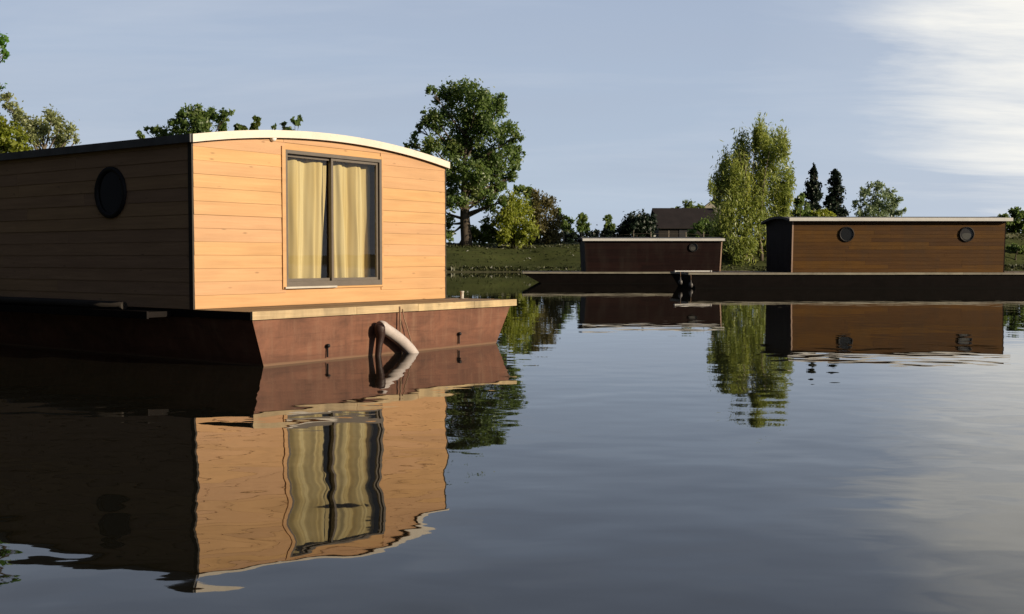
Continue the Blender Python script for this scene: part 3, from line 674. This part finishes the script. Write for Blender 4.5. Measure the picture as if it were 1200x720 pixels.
tree('bush', 'dark bush at the end of the orange brown houseboat on the grassy rise', 'bush', 138, (1190, 285), [(1180,259,8),(1190,252,8),(1202,256,10),(1196,266,10),(1212,262,9),(1183,268,8)], 3200, .2, 'leaf_dark', .12, 'bark', G_bank, seed=39)
tree('bush', 'low dark scrub bush lower on the bank slope past the orange brown houseboat', 'bush', 126, (1190, 300), [(1186,290,7,4),(1198,292,8,4),(1206,288,7,5)], 1500, .16, 'leaf_dark', .08, 'bark', G_bank, seed=40)

G_left = 'trees behind the nearest houseboat'
tree('broadleaf_tree', 'dense dark green tree top showing above the dark roof of the nearest houseboat', 'tree', 62, (225, 290),
     [(230,132,12),(217,136,9),(246,136,11),(204,146,9),(190,152,8),(176,154,7),(163,157,6),(264,134,8),(262,148,10),(236,146,14),(222,152,12),(242,165,20),(200,168,16),(225,178,20)],
     9000, .10, 'leaf_dark', .25, 'bark', G_left, seed=50, clump=.36)
tree('bush', 'green bush top with a single upright twig above the arched roof of the nearest houseboat', 'bush', 64, (288, 290), [(285,151,7),(293,150,6),(302,140,3.5,7),(300,150,5),(277,150,4),(288,165,12),(290,180,14)], 2600, .12, 'leaf_mid', .1, 'bark', G_left, seed=51)
tree('bush', 'small sprig of leaves poking over the peak of the arched roof', 'bush', 66, (338, 290), [(333,146,5),(347,144,5,6),(352,140,2.5,5),(322,148,3),(342,160,10),(340,180,14)], 1700, .12, 'leaf_dark', .09, 'bark', G_left, seed=52)
tree('bush', 'bright yellow green bush above the low end of the dark roof', 'bush', 46, (-4, 285), [(6,166,16),(14,154,11),(26,168,10),(-12,158,18),(22,178,11),(-20,178,20),(2,150,12),(-8,195,22)], 5500, .10, 'leaf_yellow', .1, 'bark', G_left, seed=53)
tree('sparse_tree', 'thin grey green tree with bare twigs above the dark roof of the nearest houseboat', 'tree', 56, (52, 285), [(60,138,9),(72,148,10),(50,150,10),(84,156,7),(92,164,4),(36,146,9),(24,138,9),(14,128,8),(40,164,12),(68,166,11),(6,116,7)], 4500, .08, 'leaf_grey', .17, 'bark_pale', G_left, seed=54, clump=.5, limb=1.5)
tree('broadleaf_tree', 'fresh green leafy branch hanging into view at the very edge high above the roof', 'tree', 29, (-120, 290), [(1,50,7,10),(5,60,5,7),(-10,44,13),(-8,66,11),(3,70,4),(-30,50,18),(-45,80,22),(-60,30,26),(-90,60,34),(-120,20,36),(-140,70,36),(-100,110,30),(-160,40,34),(2,101,4,5),(-12,98,9),(-40,115,18)], 6500, .075, 'leaf_bright', .26, 'bark', G_left, seed=55)

# ------------------------------------------------------------------ buildings and fence on the far bank
def gz(x, y): return float(ground_z(x, y))
def barn():
    c = place(800, 262, 178); z = gz(c[0], c[1]); root = empty('barn', (c[0], c[1], z), R(2), 'low barn with broad dark brown roof behind the dark houseboat', 'barn')
    w, d, e, t = 4.6, 4.5, 6.55-z, 9.55-z
    m = MB(); m.add([(-w,-d,-.4),(w,-d,-.4),(w,d,-.4),(-w,d,-.4),(-w,-d,e),(w,-d,e),(w,d,e),(-w,d,e),(-w,0,t-.1),(w,0,t-.1)],
        [(0,1,5,4),(2,3,7,6),(1,2,6,9,5),(3,0,4,8,7)]); m.build('wall', M['barnwall'], root)
    m = MB()
    for s in (-1, 1):
        q = [(-w-.3, s*(d+.4), e-.25), (w+.3, s*(d+.4), e-.25), (w+.3, 0, t), (-w-.3, 0, t)]
        lo = [(a, b, c_-.16) for a, b, c_ in q]
        m.add(q+lo, [(0,1,2,3),(7,6,5,4),(0,4,5,1),(1,5,6,2),(2,6,7,3),(3,7,4,0)])
    m.build('roof', M['barnroof'], root, recalc=True)
    m = MB(); m.box(-1.4, 1.2, -d-.06, -d-.01, 0, 2.6); m.build('door', M['slate'], root)
barn()
def cottage():
    c = place(838, 250, 225); z = gz(c[0], c[1]); root = empty('cottage', (c[0], c[1], z), R(-8), 'pale rendered cottage with dark gable roof half hidden by the willow', 'house')
    w, d, e, t = 3.2, 4.0, 11.2-z, 13.6-z
    m = MB(); m.add([(-w,-d,-.4),(w,-d,-.4),(w,d,-.4),(-w,d,-.4),(-w,-d,e),(w,-d,e),(w,d,e),(-w,d,e),(0,-d,t),(0,d,t)],
        [(0,1,5,8,4),(2,3,7,9,6),(1,2,6,5),(3,0,4,7)]); m.build('wall', M['render'], root)
    m = MB()
    for s in (-1, 1):
        q = [(s*(w+.35), -d-.4, e-.25), (s*(w+.35), d+.4, e-.25), (0, d+.4, t+.15), (0, -d-.4, t+.15)]
        lo = [(a, b, c_-.18) for a, b, c_ in q]
        m.add(q+lo, [(0,1,2,3),(7,6,5,4),(0,4,5,1),(1,5,6,2),(2,6,7,3),(3,7,4,0)])
    rf = m.build('roof', M['slate'], root, recalc=True)
    m = MB(); m.box(-.4, .4, 1.6, 2.4, t-.6, t+1.0); m.build('chimney', M['render'], rf)
    m = MB(); m.box(-.6, .6, -d-.05, -d-.01, e-2.6, e-1.3); m.build('window', M['slate'], root)
cottage()
def fence():
    pts = [place(640+k*20.5, 285, 134+k*.35) for k in range(14)]
    b = pts[0]; root = empty('fence', (b[0], b[1], gz(b[0], b[1])), 0, 'thin post and wire fence along the top of the far bank', 'fence')
    o = np.array([b[0], b[1], gz(b[0], b[1])]); tops = []
    for i, p in enumerate(pts):
        z = gz(p[0], p[1]); h = (1.45 if i % 2 else 1.25); m = MB()
        m.tube([np.array([p[0], p[1], z-.3])-o, np.array([p[0]+random.uniform(-.05, .05), p[1], z+h])-o], [.065, .055], 7)
        m.build('post', M['post'], root); tops.append(np.array([p[0], p[1], z])-o)
    m = MB()
    for h in (.55, 1.05):
        m.tube([q+np.array([0, -.07, h]) for q in tops], .012, 4)
    m.build('wire', M['alu'], root)
fence()

# ------------------------------------------------------------------ grass on the bank
def grass():
    g = np.random.default_rng(77); N = 24000
    x = g.uniform(-16, 74, N); d = g.random(N)**1.3*15
    y = 122 + d + 1.2*vnoise(x, x*0, 14, 1) + .012*np.maximum(x, 0)
    keep = (vnoise(x, y, 3.0, 9) + g.normal(size=N)*.5 > -.35) & ((d < 1.6) | (d > 7.2) | (g.random(N) < .30))
    x, y, d = x[keep], y[keep], d[keep]; N = len(x)
    z = ground_z(x, y)
    edge = np.exp(-((d-.5)/.5)**2) + .9*np.exp(-((d-8.2)/1.1)**2)
    h = (.05+.09*g.random(N))*(1+1.3*edge) + (d < 1.4)*np.clip(vnoise(x, x*.3, 2.6, 21)-.1, 0, 1)*.55*g.random(N); w = .10+.10*g.random(N)
    a = g.uniform(0, math.pi, N); lx, ly = g.normal(size=N)*.14, g.normal(size=N)*.14
    c, s = np.cos(a)*w, np.sin(a)*w
    V = np.stack([np.stack([x-c, y-s, z-.04], -1), np.stack([x+c, y+s, z-.04], -1), np.stack([x+lx, y+ly, z+h], -1)], 1).reshape(-1, 3)
    t = np.clip(.5+.45*vnoise(x, y, 4.1, 12)+g.normal(size=N)*.2, 0, 1); wv = np.clip(edge*.9*g.random(N), 0, 1)
    T = np.repeat(np.stack([t, wv, t, np.ones(N)], -1), 3, 0)
    tag(np_mesh('grass', V, np.arange(3*N).reshape(-1, 3), M['grassblade'], None, False, T), 'rough grass covering the slope of the far bank', 'grass', kind='stuff')
grass()

# ------------------------------------------------------------------ light and sky
SUN_AZ, SUN_EL = R(112), R(17)       # azimuth clockwise from +Y
sd = bpy.data.lights.new('sun', 'SUN'); sun = bpy.data.objects.new('sun', sd); col.objects.link(sun)
sd.energy = 5.0; sd.angle = R(.53); sd.color = (1.0, .84, .62)
to_sun = np.array([math.sin(SUN_AZ)*math.cos(SUN_EL), math.cos(SUN_AZ)*math.cos(SUN_EL), math.sin(SUN_EL)])
sun.rotation_euler = (math.pi/2-SUN_EL, 0, math.pi-SUN_AZ); sun.location = (60, -10, 40)

w = bpy.data.worlds.new('World'); scene.world = w; w.use_nodes = True
class WT(NT):
    def __init__(s): s.t = w.node_tree; s.t.nodes.clear(); s.out = s.n('ShaderNodeOutputWorld')
t = WT()
sky = t.n('ShaderNodeTexSky', sky_type='NISHITA', sun_disc=False, sun_elevation=SUN_EL, sun_rotation=SUN_AZ, altitude=50, air_density=1.1, dust_density=1.6, ozone_density=1.4)
dirv = t.n('ShaderNodeTexCoord').outputs['Generated']
sep = t.n('ShaderNodeSeparateXYZ', {0: dirv}); Z = sep.outputs[2]
zc = t.math('ADD', t.math('MAXIMUM', Z, 0.0), .16)
flat = t.n('ShaderNodeCombineXYZ', {0: t.math('DIVIDE', sep.outputs[0], zc), 1: t.math('DIVIDE', sep.outputs[1], zc), 2: Z}).outputs[0]
fl2 = t.n('ShaderNodeMapping', {'Vector': flat, 'Scale': (.55, 1.5, 1), 'Rotation': (0, 0, R(-12))}).outputs[0]
wisps = t.noise(fl2, 1.5, 7, .62, .5); banks = t.noise(fl2, .55, 4, .5, .2)
def lobe(d, a, b):
    d = np.array(d, float); d /= np.linalg.norm(d)
    dot = t.n('ShaderNodeVectorMath', {0: dirv, 1: tuple(d)}, operation='DOT_PRODUCT').outputs['Value']
    return t.ramp(dot, [(a, 0.0), (b, 1.0)])
STR = .1
K = 1/STR
veil = t.mix(t.ramp(Z, [(0.0, 0.0), (.10, .5), (.30, 1.0)]), tuple(K*q for q in (.45, .54, .665)), tuple(K*q for q in (.325, .385, .51)))
c = t.mix(.88, sky.outputs[0], veil)
c = t.mix(t.math('MULTIPLY', t.ramp(banks, [(.40, 0.0), (.66, 1.0)]), .40), c, tuple(K*q for q in (.345, .39, .48)))
c = t.mix(t.math('MULTIPLY', t.ramp(wisps, [(.45, 0.0), (.72, 1.0)]), .34), c, tuple(K*q for q in (.50, .545, .62)))
side = lobe((.72, .69, .06), .82, 1.0)
c = t.mix(t.math('MULTIPLY', side, .5), c, tuple(K*q for q in (.55, .60, .67)))
cl = t.ramp(t.math('ADD', t.math('MULTIPLY', lobe((.475, .86, .19), .970, .9995), .80), t.math('MULTIPLY', t.math('SUBTRACT', wisps, .5), 1.9)), [(.26, 0.0), (.55, .42), (.92, 1.0)])
cl = t.math('MULTIPLY', cl, lobe((.475, .86, .19), .968, .990))
c = t.mix(t.math('MULTIPLY', cl, 1.0), c, tuple(K*q for q in (.80, .79, .75)))
gloom = t.math('MULTIPLY', lobe((-.86, -.50, .10), .0, .46), t.ramp(banks, [(.2, .96), (.7, 1.0)]))  # dark sky sector added behind the camera to deepen shade on the walls
c = t.mix(t.math('MULTIPLY', gloom, 1.0), c, tuple(K*q for q in (.016, .019, .025)))
zen = t.ramp(Z, [(.31, 0.0), (.6, 1.0)])  # upper sky, out of view, darkened to cut fill light on shaded walls
c = t.mix(t.math('MULTIPLY', zen, .88), c, tuple(K*q for q in (.055, .068, .10)))
bg = t.n('ShaderNodeBackground', {'Color': c, 'Strength': STR})
t.t.links.new(bg.outputs[0], t.out.inputs[0])

scene.view_settings.view_transform = 'Standard'; scene.view_settings.look = 'None'
scene.view_settings.exposure = .25; scene.view_settings.gamma = 1; scene.view_settings.use_curve_mapping = False
cy = scene.cycles
cy.max_bounces = 8; cy.transparent_max_bounces = 16; cy.use_denoising = True; cy.caustics_reflective = False; cy.caustics_refractive = False
